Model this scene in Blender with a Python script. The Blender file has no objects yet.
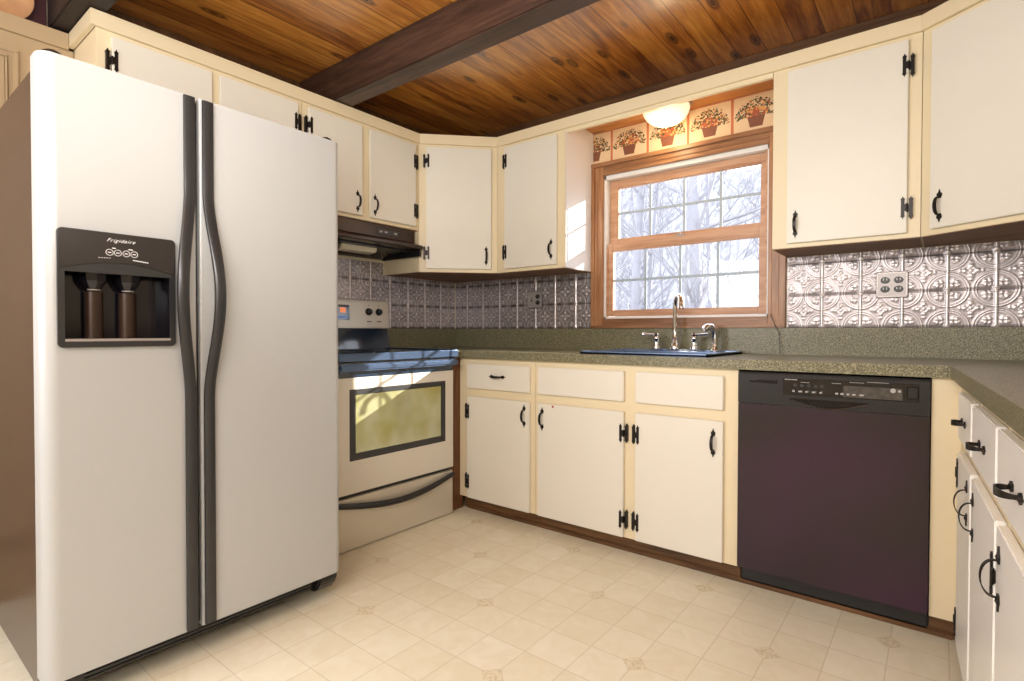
import bpy, bmesh, math, random
import numpy as np
from mathutils import Vector, Matrix
random.seed(7)
PI = math.pi
col = bpy.context.scene.collection
ROOT = Matrix.Identity(4)

# ------------------------------------------------------------------ materials
def new_mat(name):
    m = bpy.data.materials.new(name); m.use_nodes = True
    return m, m.node_tree.nodes, m.node_tree.links, m.node_tree.nodes['Principled BSDF']
def simple(name, rgb, rough=.5, metal=0, emit=None, es=0, coat=0, noise=0, nscale=8, bump=0, bscale=60, spec=.5):
    m, N, L, b = new_mat(name)
    b.inputs['Base Color'].default_value = (*rgb, 1); b.inputs['Roughness'].default_value = rough
    b.inputs['Metallic'].default_value = metal; b.inputs['Coat Weight'].default_value = coat
    b.inputs['Specular IOR Level'].default_value = spec
    if emit: b.inputs['Emission Color'].default_value = (*emit, 1); b.inputs['Emission Strength'].default_value = es
    if noise or bump:
        tc = N.new('ShaderNodeTexCoord')
    if noise:
        n = N.new('ShaderNodeTexNoise'); n.inputs['Scale'].default_value = nscale; n.inputs['Detail'].default_value = 4
        L.new(tc.outputs['Object'], n.inputs['Vector'])
        r = N.new('ShaderNodeMix'); r.data_type = 'RGBA'
        r.inputs['A'].default_value = (*[c*(1-noise) for c in rgb], 1); r.inputs['B'].default_value = (*[min(1, c*(1+noise)) for c in rgb], 1)
        L.new(n.outputs['Fac'], r.inputs['Factor']); L.new(r.outputs['Result'], b.inputs['Base Color'])
    if bump:
        n2 = N.new('ShaderNodeTexNoise'); n2.inputs['Scale'].default_value = bscale
        L.new(tc.outputs['Object'], n2.inputs['Vector'])
        bp = N.new('ShaderNodeBump'); bp.inputs['Strength'].default_value = bump; bp.inputs['Distance'].default_value = .002
        L.new(n2.outputs['Fac'], bp.inputs['Height']); L.new(bp.outputs['Normal'], b.inputs['Normal'])
    return m
def mth(N, L, op, a, b=None, c=None):
    n = N.new('ShaderNodeMath'); n.operation = op
    for i, v in enumerate((a, b, c)):
        if v is None: continue
        if isinstance(v, (int, float)): n.inputs[i].default_value = v
        else: L.new(v, n.inputs[i])
    return n.outputs[0]
def ramp(N, L, fac, stops):
    r = N.new('ShaderNodeValToRGB'); e = r.color_ramp.elements
    e[0].position, e[0].color = stops[0][0], (*stops[0][1], 1)
    e[1].position, e[1].color = stops[-1][0], (*stops[-1][1], 1)
    for p, c in stops[1:-1]:
        x = e.new(p); x.color = (*c, 1)
    L.new(fac, r.inputs['Fac']); return r.outputs['Color']
def mixc(N, L, fac, a, b, mode='MIX'):
    r = N.new('ShaderNodeMix'); r.data_type = 'RGBA'; r.blend_type = mode
    for k, v in (('Factor', fac), ('A', a), ('B', b)):
        if isinstance(v, (int, float)): r.inputs[k].default_value = v
        elif isinstance(v, tuple): r.inputs[k].default_value = (*v, 1)
        else: L.new(v, r.inputs[k])
    return r.outputs['Result']
def wood(name, dark, mid, light, axis=0, scale=1, rough=.4, board=None, baxis=0, knots=0, coat=0, groove=.035):
    """grain runs along `axis`; boards counted across `baxis`"""
    m, N, L, b = new_mat(name)
    tc = N.new('ShaderNodeTexCoord'); sp = N.new('ShaderNodeSeparateXYZ'); L.new(tc.outputs['Object'], sp.inputs[0])
    ax = [sp.outputs[i] for i in range(3)]
    mp = N.new('ShaderNodeCombineXYZ')
    for i in range(3): L.new(mth(N, L, 'MULTIPLY', ax[i], (1.2 if i == axis else 14)*scale), mp.inputs[i])
    vec = mp.outputs[0]
    if board:
        t = mth(N, L, 'DIVIDE', ax[baxis], board); idx = mth(N, L, 'FLOOR', t); fr = mth(N, L, 'FRACT', t)
        wn = N.new('ShaderNodeTexWhiteNoise'); wn.noise_dimensions = '1D'; L.new(idx, wn.inputs['W'])
        va = N.new('ShaderNodeVectorMath'); va.operation = 'ADD'
        sc = N.new('ShaderNodeVectorMath'); sc.operation = 'SCALE'; L.new(wn.outputs['Color'], sc.inputs[0]); sc.inputs['Scale'].default_value = 37
        L.new(vec, va.inputs[0]); L.new(sc.outputs[0], va.inputs[1]); vec = va.outputs[0]
    n = N.new('ShaderNodeTexNoise'); n.inputs['Scale'].default_value = 1.6; n.inputs['Detail'].default_value = 6; n.inputs['Distortion'].default_value = .8
    L.new(vec, n.inputs['Vector'])
    n2 = N.new('ShaderNodeTexNoise'); n2.inputs['Scale'].default_value = 9; n2.inputs['Detail'].default_value = 3; L.new(vec, n2.inputs['Vector'])
    f = mth(N, L, 'ADD', mth(N, L, 'MULTIPLY', n.outputs['Fac'], .72), mth(N, L, 'MULTIPLY', n2.outputs['Fac'], .28))
    if board: f = mth(N, L, 'ADD', f, mth(N, L, 'MULTIPLY', mth(N, L, 'SUBTRACT', wn.outputs['Value'], .5), .16))
    c = ramp(N, L, f, [(.32, dark), (.5, mid), (.68, light)])
    hgt = f
    if knots:
        kc = N.new('ShaderNodeCombineXYZ')
        for i in range(3): L.new(mth(N, L, 'MULTIPLY', ax[i], 2.8 if i == axis else 8.5), kc.inputs[i])
        v = N.new('ShaderNodeTexVoronoi'); v.inputs['Scale'].default_value = 1.0; L.new(kc.outputs[0], v.inputs['Vector'])
        k = ramp(N, L, v.outputs['Distance'], [(.07, (1, 1, 1)), (.10, (.4, .4, .4)), (.13, (.9, .9, .9)), (.21, (0, 0, 0))])
        c = mixc(N, L, mth(N, L, 'MULTIPLY', k, knots), c, tuple(x*.25 for x in dark))
    bp = N.new('ShaderNodeBump'); bp.inputs['Strength'].default_value = .25; bp.inputs['Distance'].default_value = .004
    if board:
        d = mth(N, L, 'ABSOLUTE', mth(N, L, 'SUBTRACT', fr, .5))
        g = mth(N, L, 'GREATER_THAN', d, .5-groove)
        c = mixc(N, L, mth(N, L, 'MULTIPLY', g, .8), c, tuple(x*.3 for x in dark))
        hgt = mth(N, L, 'SUBTRACT', hgt, mth(N, L, 'MULTIPLY', g, 3))
    L.new(hgt, bp.inputs['Height']); L.new(bp.outputs['Normal'], b.inputs['Normal'])
    L.new(c, b.inputs['Base Color']); b.inputs['Roughness'].default_value = rough; b.inputs['Coat Weight'].default_value = coat; b.inputs['Coat Roughness'].default_value = .27; b.inputs['Coat IOR'].default_value = 1.9 if coat > .9 else 1.5
    return m

M = {}
M['frame'] = simple('cream_frame_paint', (.80, .685, .47), .42, noise=.04, nscale=3)
M['door'] = simple('ivory_door_paint', (.79, .755, .67), .38, noise=.03, nscale=2)
M['wall'] = simple('wall_paint', (.78, .70, .53), .6)
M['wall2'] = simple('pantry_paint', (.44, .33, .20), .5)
M['iron'] = simple('black_iron', (.022, .018, .016), .38, .6)
M['ceil'] = wood('pine_boards', (.20, .055, .008), (.50, .185, .028), (.74, .34, .065), axis=1, board=.125, baxis=0, knots=1, rough=.30, coat=1, groove=.018)
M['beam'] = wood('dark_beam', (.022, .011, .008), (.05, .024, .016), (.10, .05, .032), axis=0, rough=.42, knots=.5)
M['casing'] = wood('oak_casing_upright', (.20, .085, .035), (.36, .165, .07), (.50, .26, .125), axis=2, rough=.35)
M['casing_x'] = wood('oak_casing_level', (.17, .075, .032), (.31, .145, .065), (.46, .24, .115), axis=0, rough=.35)
M['sash'] = wood('sash_wood', (.40, .20, .11), (.56, .31, .18), (.66, .41, .26), axis=0, rough=.4)
M['brown'] = wood('brown_stain', (.05, .022, .008), (.115, .052, .018), (.19, .09, .035), axis=0, rough=.5)
M['brown_v'] = wood('brown_stain_upright', (.07, .026, .009), (.15, .06, .022), (.24, .10, .04), axis=2, rough=.5)
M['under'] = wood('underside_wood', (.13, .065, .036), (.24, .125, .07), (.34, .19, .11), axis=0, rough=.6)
M['soffit'] = wood('soffit_pine', (.42, .15, .035), (.62, .26, .07), (.75, .36, .12), axis=0, rough=.35, knots=.6)
M['side_white'] = simple('cool_white_side_paint', (.78, .76, .76), .35)
M['white'] = simple('white_jamb', (.85, .84, .82), .4)
M['muntin'] = simple('grey_muntin', (.42, .50, .58), .4)
M['black'] = simple('black_plastic', (.012, .012, .013), .3)
M['gloss'] = simple('black_gloss', (.010, .011, .014), .07, coat=.5)
M['blue_gloss'] = simple('blue_black_enamel', (.010, .028, .060), .1, coat=.5)
M['blackglass'] = simple('black_ceramic_glass', (.012, .014, .018), .08, coat=.6)
M['cavity'] = simple('dispenser_black', (.008, .007, .010), .12)
M['chrome'] = simple('chrome', (.85, .86, .88), .08, 1)
M['pewter'] = simple('pewter', (.36, .33, .31), .35, .9)
M['plate'] = simple('brushed_plate', (.42, .38, .37), .42, .45)
M['bisque'] = simple('bisque_steel', (.63, .58, .485), .30, .25)
M['oven_face'] = simple('oven_face', (.72, .68, .60), .28, .2)
M['fridge'] = simple('satin_fridge_steel', (.50, .515, .525), .36, .12, bump=.02, bscale=300)
M['fr_edge'] = simple('fridge_edge_white', (.75, .76, .78), .35)
M['fr_side'] = simple('fridge_textured_side', (.032, .012, .013), .22, .2, noise=.2, nscale=6, bump=.35, bscale=220)
M['handle'] = simple('charcoal_handle', (.055, .055, .058), .28, .55)
M['rail_reflecting'] = simple('rail_painted_reflection', (.09, .14, .25), .16, .55)  # black rail tinted blue, the window's reflection put into the base colour
M['ink'] = simple('glowing_white_ink', (.75, .75, .75), .5, emit=(.8, .8, .8), es=.25)  # print given a faint glow of its own, no lamp behind it
M['display'] = simple('orange_display', (.5, .13, .04), .3, emit=(1, .28, .1), es=.7)
M['dispblue'] = simple('blue_display', (.05, .09, .2), .3, emit=(.15, .25, .6), es=.4)
M['lens'] = simple('hood_lens', (.75, .68, .52), .4)
M['fascia_painted_reflection'] = simple('fascia_painted_reflection', (.10, .095, .09), .2, .4, noise=.8, nscale=45)  # noise mottling paints a broken reflection on the dark panel
M['print_grey'] = simple('grey_print', (.38, .37, .36), .5)
M['red'] = simple('red_chip', (.5, .03, .03), .5)
M['tan'] = simple('tan_plate', (.50, .27, .13), .5, noise=.2, nscale=20)
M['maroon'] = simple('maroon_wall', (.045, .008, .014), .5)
M['sinkm'] = simple('sink_graphite', (.03, .04, .07), .2, coat=.5)
M['sinkrim'] = simple('sink_rim_painted_reflection', (.20, .27, .42), .28, .6)  # dark rim coloured blue to carry the sky's reflection
M['cord'] = simple('dark_cord', (.03, .025, .02), .5)
M['bark'] = simple('grey_bark', (.25, .25, .285), .9, noise=.3, nscale=5)
M['leaflitter'] = simple('forest_floor', (.22, .2, .19), .95, noise=.3, nscale=1.5)
M['wp'] = simple('wallpaper_cream', (.74, .55, .34), .6, noise=.05, nscale=20)
M['wp_red'] = simple('wallpaper_rust', (.55, .17, .07), .6)
M['wp_basket'] = simple('basket_brown', (.20, .07, .035), .6, noise=.4, nscale=140)
M['wp_green'] = simple('leaf_olive', (.09, .08, .03), .6, noise=.3, nscale=60)
M['wp_fruit'] = simple('fruit_red', (.38, .09, .035), .6, noise=.3, nscale=60)
M['wp_gold'] = simple('fruit_gold', (.66, .33, .10), .6)

def dishwasher_mat():
    m, N, L, b = new_mat('black_enamel_painted_sheen')
    tc = N.new('ShaderNodeTexCoord'); n = N.new('ShaderNodeTexNoise'); n.inputs['Scale'].default_value = 2.2; n.inputs['Detail'].default_value = 1
    L.new(tc.outputs['Object'], n.inputs['Vector'])
    L.new(ramp(N, L, n.outputs['Fac'], [(.3, (.016, .010, .008)), (.62, (.034, .009, .030))]), b.inputs['Base Color'])  # purple sheen mixed into the black base colour in soft patches
    b.inputs['Roughness'].default_value = .3
    n2 = N.new('ShaderNodeTexNoise'); n2.inputs['Scale'].default_value = 420; L.new(tc.outputs['Object'], n2.inputs['Vector'])
    bp = N.new('ShaderNodeBump'); bp.inputs['Strength'].default_value = .12; bp.inputs['Distance'].default_value = .001
    L.new(n2.outputs['Fac'], bp.inputs['Height']); L.new(bp.outputs['Normal'], b.inputs['Normal'])
    return m
M['dw'] = dishwasher_mat()

def counter_mat():
    m, N, L, b = new_mat('olive_speckled_laminate')
    tc = N.new('ShaderNodeTexCoord')
    n = N.new('ShaderNodeTexNoise'); n.inputs['Scale'].default_value = 210; n.inputs['Detail'].default_value = 2; L.new(tc.outputs['Object'], n.inputs['Vector'])
    n2 = N.new('ShaderNodeTexNoise'); n2.inputs['Scale'].default_value = 420; n2.inputs['Detail'].default_value = 1; L.new(tc.outputs['Object'], n2.inputs['Vector'])
    c = ramp(N, L, n.outputs['Fac'], [(.36, (.035, .035, .02)), (.44, (.15, .14, .075)), (.56, (.22, .205, .12)), (.64, (.46, .42, .28))])
    c2 = ramp(N, L, n2.outputs['Fac'], [(.4, (.10, .095, .055)), (.6, (.27, .25, .15))])
    L.new(mixc(N, L, .4, c, c2), b.inputs['Base Color']); b.inputs['Roughness'].default_value = .32
    return m
M['counter'] = counter_mat()

def floor_mat():
    m, N, L, b = new_mat('cream_vinyl_tile')
    tc = N.new('ShaderNodeTexCoord'); sp = N.new('ShaderNodeSeparateXYZ'); L.new(tc.outputs['Object'], sp.inputs[0])
    fx, fy = (mth(N, L, 'DIVIDE', mth(N, L, 'ADD', sp.outputs[i], o), T) for i, o, T in ((0, -1.352, .1522), (1, 1.515, .1575)))
    ix, iy = mth(N, L, 'FLOOR', fx), mth(N, L, 'FLOOR', fy)
    gx = mth(N, L, 'ABSOLUTE', mth(N, L, 'SUBTRACT', mth(N, L, 'FRACT', fx), .5))
    gy = mth(N, L, 'ABSOLUTE', mth(N, L, 'SUBTRACT', mth(N, L, 'FRACT', fy), .5))
    g = mth(N, L, 'GREATER_THAN', mth(N, L, 'MAXIMUM', gx, gy), .489)
    cb = N.new('ShaderNodeCombineXYZ'); L.new(ix, cb.inputs[0]); L.new(iy, cb.inputs[1])
    wn = N.new('ShaderNodeTexWhiteNoise'); wn.noise_dimensions = '2D'; L.new(cb.outputs[0], wn.inputs['Vector'])
    n = N.new('ShaderNodeTexNoise'); n.inputs['Scale'].default_value = 11; n.inputs['Detail'].default_value = 6; n.inputs['Distortion'].default_value = 1.5
    va = N.new('ShaderNodeVectorMath'); va.operation = 'ADD'; L.new(tc.outputs['Object'], va.inputs[0]); L.new(wn.outputs['Color'], va.inputs[1]); L.new(va.outputs[0], n.inputs['Vector'])
    f = mth(N, L, 'ADD', mth(N, L, 'MULTIPLY', n.outputs['Fac'], .75), mth(N, L, 'MULTIPLY', wn.outputs['Value'], .25))
    c = ramp(N, L, f, [(.3, (.80, .735, .56)), (.55, (.85, .795, .635)), (.75, (.89, .845, .70))])
    # small cut diamonds on alternate seam crossings
    rx, ry = (mth(N, L, 'ABSOLUTE', mth(N, L, 'SUBTRACT', mth(N, L, 'FRACT', mth(N, L, 'ADD', mth(N, L, 'DIVIDE', mth(N, L, op, fx, fy), 4), .5)), .5)) for op in ('ADD', 'SUBTRACT'))
    dd = mth(N, L, 'MAXIMUM', rx, ry)
    dia = mth(N, L, 'LESS_THAN', dd, .064); dl = mth(N, L, 'SUBTRACT', mth(N, L, 'LESS_THAN', dd, .069), dia)
    n3 = N.new('ShaderNodeTexNoise'); n3.inputs['Scale'].default_value = 130; L.new(tc.outputs['Object'], n3.inputs['Vector'])
    c = mixc(N, L, mth(N, L, 'MULTIPLY', mth(N, L, 'MAXIMUM', g, 0), .42), c, (.50, .41, .27))
    c = mixc(N, L, dia, c, ramp(N, L, n3.outputs['Fac'], [(.4, (.66, .58, .40)), (.6, (.84, .77, .59))]))
    c = mixc(N, L, mth(N, L, 'MULTIPLY', dl, .3), c, (.48, .39, .25))
    L.new(c, b.inputs['Base Color']); b.inputs['Roughness'].default_value = .42
    return m
M['floor'] = floor_mat()

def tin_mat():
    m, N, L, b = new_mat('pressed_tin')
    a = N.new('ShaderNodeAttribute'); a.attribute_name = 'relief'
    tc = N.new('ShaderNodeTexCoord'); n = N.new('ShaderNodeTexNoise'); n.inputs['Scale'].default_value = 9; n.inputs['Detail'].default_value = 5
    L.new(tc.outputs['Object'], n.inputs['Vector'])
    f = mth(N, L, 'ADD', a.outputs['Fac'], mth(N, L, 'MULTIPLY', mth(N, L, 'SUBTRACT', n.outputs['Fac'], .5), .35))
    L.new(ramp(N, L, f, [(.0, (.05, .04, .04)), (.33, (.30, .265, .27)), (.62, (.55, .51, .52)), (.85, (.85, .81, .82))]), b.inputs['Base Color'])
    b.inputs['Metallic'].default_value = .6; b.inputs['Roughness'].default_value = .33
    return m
M['tin'] = tin_mat()

def pane_mat():
    m, N, L, b = new_mat('window_glass')
    N.remove(b); o = N['Material Output']
    t = N.new('ShaderNodeBsdfTransparent'); g = N.new('ShaderNodeBsdfGlossy'); g.inputs['Roughness'].default_value = .02
    mx = N.new('ShaderNodeMixShader'); mx.inputs[0].default_value = .018
    L.new(t.outputs[0], mx.inputs[1]); L.new(g.outputs[0], mx.inputs[2]); L.new(mx.outputs[0], o.inputs['Surface'])
    return m
M['pane'] = pane_mat()
def oven_glass_mat():
    m, N, L, b = new_mat('oven_window_glass')
    tc = N.new('ShaderNodeTexCoord'); sp = N.new('ShaderNodeSeparateXYZ'); L.new(tc.outputs['Object'], sp.inputs[0])
    n = N.new('ShaderNodeTexNoise'); n.inputs['Scale'].default_value = 6; L.new(tc.outputs['Object'], n.inputs['Vector'])
    L.new(ramp(N, L, n.outputs['Fac'], [(.35, (.44, .43, .18)), (.65, (.58, .60, .42))]), b.inputs['Base Color'])
    b.inputs['Roughness'].default_value = .14; b.inputs['Metallic'].default_value = .55
    return m
M['ovenglass'] = oven_glass_mat()
def shade_mat():
    m, N, L, b = new_mat('lit_frosted_glass')
    b.inputs['Base Color'].default_value = (1, .93, .8, 1); b.inputs['Roughness'].default_value = .4
    b.inputs['Emission Color'].default_value = (1, .80, .52, 1); b.inputs['Emission Strength'].default_value = .95
    return m
M['shade'] = shade_mat()

# ------------------------------------------------------------------ mesh helpers
class MB:
    def __init__(s): s.v = []; s.f = []; s.mi = []
    def add(s, vs, fs, mi=0, mat=None):
        o = len(s.v)
        s.v += [tuple(mat @ Vector(v)) if mat else tuple(v) for v in vs]
        for f in fs: s.f.append([i+o for i in f]); s.mi.append(mi)
    def box(s, x0, x1, y0, y1, z0, z1, mi=0, mat=None):
        x0, x1 = sorted((x0, x1)); y0, y1 = sorted((y0, y1)); z0, z1 = sorted((z0, z1))
        s.add([(x0,y0,z0),(x1,y0,z0),(x1,y1,z0),(x0,y1,z0),(x0,y0,z1),(x1,y0,z1),(x1,y1,z1),(x0,y1,z1)],
              [(3,2,1,0),(4,5,6,7),(0,1,5,4),(1,2,6,5),(2,3,7,6),(3,0,4,7)], mi, mat); return s
    def prism(s, pts, z0, z1, mi=0, mat=None):   # pts CCW in xy
        n = len(pts)
        s.add([(x, y, z0) for x, y in pts]+[(x, y, z1) for x, y in pts],
              [list(range(n))[::-1], list(range(n, 2*n))]+[(i, (i+1) % n, (i+1) % n+n, i+n) for i in range(n)], mi, mat); return s
    def prof(s, pts, a0, a1, axis='x', mi=0, mat=None):
        """pts in the plane across `axis` -> extruded from a0 to a1; axis x: pts=(y,z); axis y: pts=(x,z)"""
        n = len(pts); mk = (lambda a, p: (a, p[0], p[1])) if axis == 'x' else (lambda a, p: (p[0], a, p[1]))
        fs = [list(range(n)), list(range(n, 2*n))[::-1]]+[(i, i+n, (i+1) % n+n, (i+1) % n) for i in range(n)]
        s.add([mk(a0, p) for p in pts]+[mk(a1, p) for p in pts], fs, mi, mat); return s
    def lathe(s, prof, seg=32, mi=0, mat=None, cap=True):   # prof [(r,z)]
        vs = []; fs = []; n = len(prof)
        for k in range(seg):
            a = 2*PI*k/seg
            vs += [(r*math.cos(a), r*math.sin(a), z) for r, z in prof]
        for k in range(seg):
            k2 = (k+1) % seg
            for i in range(n-1): fs.append((k*n+i, k2*n+i, k2*n+i+1, k*n+i+1))
        if cap:
            fs.append([k*n for k in range(seg)][::-1]); fs.append([k*n+n-1 for k in range(seg)])
        s.add(vs, fs, mi, mat); return s
    def tube(s, pts, r, seg=10, mi=0, mat=None, flat=1.0):
        pts = [Vector(p) for p in pts]; n = len(pts); rs = r if isinstance(r, (list, tuple)) else [r]*n
        vs = []; fs = []; ref = None
        for i, p in enumerate(pts):
            t = (pts[min(i+1, n-1)]-pts[max(i-1, 0)]).normalized()
            if ref is None: ref = Vector((0, 0, 1)) if abs(t.z) < .9 else Vector((1, 0, 0))
            a = (ref - t*ref.dot(t)).normalized(); ref = a; b = t.cross(a)
            for k in range(seg):
                q = 2*PI*k/seg; vs.append(p+a*rs[i]*math.cos(q)*flat+b*rs[i]*math.sin(q))
        for i in range(n-1):
            for k in range(seg):
                k2 = (k+1) % seg; fs.append((i*seg+k, i*seg+k2, (i+1)*seg+k2, (i+1)*seg+k))
        fs.append(list(range(seg))[::-1]); fs.append([(n-1)*seg+k for k in range(seg)])
        s.add(vs, fs, mi, mat); return s
    def mesh(s, name, mats, smooth=False, bevel=0):
        me = bpy.data.meshes.new(name); me.from_pydata(s.v, [], s.f)
        for m in (mats if isinstance(mats, (list, tuple)) else [mats]): me.materials.append(M[m] if isinstance(m, str) else m)
        me.polygons.foreach_set('material_index', s.mi)
        bm = bmesh.new(); bm.from_mesh(me)
        bmesh.ops.recalc_face_normals(bm, faces=bm.faces)
        if bevel:
            es = [e for e in bm.edges if len(e.link_faces) == 2 and e.calc_face_angle(0) > .6]
            bmesh.ops.bevel(bm, geom=es, offset=bevel, segments=2, affect='EDGES', clamp_overlap=True)
        bm.to_mesh(me); bm.free()
        if smooth:
            me.polygons.foreach_set('use_smooth', [True]*len(me.polygons))
            try: me.set_sharp_from_angle(angle=math.radians(38))
            except Exception: pass
        me.update(); return me
    def obj(s, name, mats, parent=None, smooth=False, bevel=0, loc=None, rotz=0):
        return link(name, s.mesh(name, mats, smooth, bevel), parent, loc, rotz)
def link(name, me, parent=None, loc=None, rotz=0):
    o = bpy.data.objects.new(name, me); col.objects.link(o)
    if parent: o.parent = parent
    if loc: o.location = loc
    o.rotation_euler.z = rotz
    return o
def box(name, mats, x0, x1, y0, y1, z0, z1, parent=None, bevel=0, smooth=False):
    """a box with its own origin at its base centre"""
    cx, cy, z = (x0+x1)/2, (y0+y1)/2, min(z0, z1)
    return MB().box(x0-cx, x1-cx, y0-cy, y1-cy, z0-z, z1-z).obj(name, mats, parent, smooth, bevel, (cx, cy, z))
def tag(o, label=None, cat=None, group=None, kind=None):
    for k, v in (('label', label), ('category', cat), ('group', group), ('kind', kind)):
        if v: o[k] = v
    return o
def empty(name, loc=(0,0,0), rotz=0):
    o = bpy.data.objects.new(name, None); col.objects.link(o); o.location = loc; o.rotation_euler.z = rotz
    o.empty_display_size = .1; return o
def struct(o, label=None): return tag(o, label, None, None, 'structure')
def text(name, s, size, parent, loc, rot, mat, shear=0, depth=.0004, space=1, align='CENTER'):
    cu = bpy.data.curves.new(name, 'FONT'); cu.body = s; cu.size = size; cu.shear = shear; cu.extrude = depth
    cu.align_x = align; cu.align_y = 'CENTER'; cu.space_character = space
    t = bpy.data.objects.new('tmp', cu); col.objects.link(t)
    bpy.context.view_layer.update()
    me = bpy.data.meshes.new_from_object(t.evaluated_get(bpy.context.evaluated_depsgraph_get()))
    bpy.data.objects.remove(t); me.materials.clear(); me.materials.append(M[mat])
    o = link(name, me, parent, loc); o.rotation_euler = rot; return o

# ------------------------------------------------------------------ room shell
TH = math.radians(2.97)                     # the right-hand wall and cabinet run lean out by this much
RO = Vector((2.83, -.635, 0))               # inner corner of the worktop
H = 2.40
def rr(x, s, z=0):                          # right-run frame (into the wall, along the run) -> world
    return Vector((RO.x + x*math.cos(TH) + s*math.sin(TH), RO.y + x*math.sin(TH) - s*math.cos(TH), z))
wb = MB()
for b in ((-.12, 1.23, 0, .12, 0, H+.1), (2.14, 3.75, 0, .12, 0, H+.1), (1.23, 2.14, 0, .12, 0, 1.10), (1.23, 2.14, 0, .12, 1.945, H+.1)): wb.box(*b)
struct(wb.obj('wall_back', 'wall'))
struct(box('wall_left', 'wall', -.12, 0, -4.7, 0, 0, H+.1))
struct(box('wall_front', 'wall', -.12, 4.0, -4.82, -4.7, 0, H+.1))
wr = MB(); a, b_, c_, d_ = rr(.66, -.7), rr(.78, -.7), rr(.78, 4.2), rr(.66, 4.2)
wr.prism([(p.x, p.y) for p in (a, d_, c_, b_)], 0, H+.1); struct(wr.obj('wall_right', 'wall'))
struct(box('floor', 'floor', -.12, 4.0, -4.82, .12, -.05, 0)).location.z = -.05
cm = MB().box(-.12, 4.0, -4.82, .12, H, H+.06).obj('ceiling', 'ceil'); struct(cm)

M['beam_shaded'] = wood('shade_darkened_beam', (.010, .006, .006), (.018, .010, .009), (.03, .018, .014), axis=0, rough=.6)  # darker copy of the beam wood, with the shade put into its colour
def beam(y0, y1, x1, label, mat='beam'):
    m = MB(); m.box(0.002, x1, y0, y1, 2.215, H-.001)
    o = m.obj('ceiling_beam', mat, bevel=.006); tag(o, label, 'beam'); return o
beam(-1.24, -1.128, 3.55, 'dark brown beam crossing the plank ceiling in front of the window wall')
beam(-2.315, -2.205, 3.6, 'shade-darkened beam above the refrigerator at the upper left edge', 'beam_shaded')

# panelled wall left of the fridge
pm = MB(); pm.box(.001, .05, -4.69, -2.242, 0, 2.145)
for (y0, y1, z0, z1) in ((-2.99, -2.41, .2, 2.085),):
    for d, w, h in ((0, .018, .010), (.03, .012, .006)):
        a0, a1, b0, b1 = y0+d, y1-d, z0+d, z1-d
        pm.box(.05, .05+h, a0, a1, b1-w, b1); pm.box(.05, .05+h, a0, a1, b0, b0+w)
        pm.box(.05, .05+h, a0, a0+w, b0+w, b1-w); pm.box(.05, .05+h, a1-w, a1, b0+w, b1-w)
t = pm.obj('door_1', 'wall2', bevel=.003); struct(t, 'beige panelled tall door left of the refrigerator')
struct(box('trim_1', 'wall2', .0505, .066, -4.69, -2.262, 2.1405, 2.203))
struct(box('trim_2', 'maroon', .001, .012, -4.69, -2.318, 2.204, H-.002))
struct(box('shade_trim_left', 'brown', .001, .012, -2.30, -.014, 2.16, H-.002))  # dark board added to stand for the shade above the crown
struct(box('shade_trim_back', 'brown', .001, 3.5, -.013, -.001, 2.227, H-.002))  # same dark board along the back, shade put in as colour
# round plate standing above the panelled wall
pl = MB().lathe([(.001, 0), (.055, 0), (.075, .006), (.098, .016), (.10, .019), (.096, .020), (.07, .011), (.05, .006), (.001, .006)], 40, mat=Matrix.Rotation(PI/2, 4, 'Y'))
o = pl.obj('decorative_plate', 'tan', smooth=True, loc=(.02, -2.46, 2.29)); o.rotation_euler.y = .1
tag(o, 'tan round plate standing above the panelled door at the upper left corner', 'plate')

# ------------------------------------------------------------------ hardware meshes
def spear(w, h):   # pointed leaf outline centred on 0, base at 0 going up
    return [(-w*.28, 0), (w*.28, 0), (w*.5, h*.38), (w*.42, h*.52), (w*.16, h*.66), (w*.12, h*.78), (0, h), (-w*.12, h*.78), (-w*.16, h*.66), (-w*.42, h*.52), (-w*.5, h*.38)]
def flat(mb, pts, y0, y1):   # polygon in xz extruded in y
    mb.prof(pts, y0, y1, axis='y')
def make_pull():
    m = MB()
    for s in (1, -1):
        pts = [(x, s*(z+.028)) for x, z in spear(.019, .032)]
        flat(m, pts if s < 0 else pts[::-1], 0, -.0035)
        m.lathe([(.0008, 0), (.0045, 0), (.0038, .002), (.001, .003)], 10, mat=Matrix.Translation((0, -.0035, s*.040)) @ Matrix.Rotation(PI/2, 4, 'X'))
    pts = []; rs = []
    for i in range(17):
        a = PI*i/16; pts.append((0, -.003-.024*math.sin(a)**.8 if 0 < i < 16 else -.002, .034*math.cos(a))); rs.append(.0036+.0022*math.sin(a))
    vs = []; fs = []
    for i, (p, w_) in enumerate(zip(pts, rs)):
        a = PI*i/16; nx = Vector((0, -math.sin(a), math.cos(a)))*.0011; w_ = .0035+.003*math.sin(a)
        for sx, sn in ((-1, -1), (1, -1), (1, 1), (-1, 1)): vs.append((sx*w_, p[1]+sn*nx.y, p[2]+sn*nx.z))
    for i in range(16):
        for k in range(4): fs.append((i*4+k, i*4+(k+1) % 4, (i+1)*4+(k+1) % 4, (i+1)*4+k))
    fs += [(3, 2, 1, 0), (64, 65, 66, 67)]; m.add(vs, fs)
    return m.mesh('handle', 'iron', smooth=True)
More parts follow.
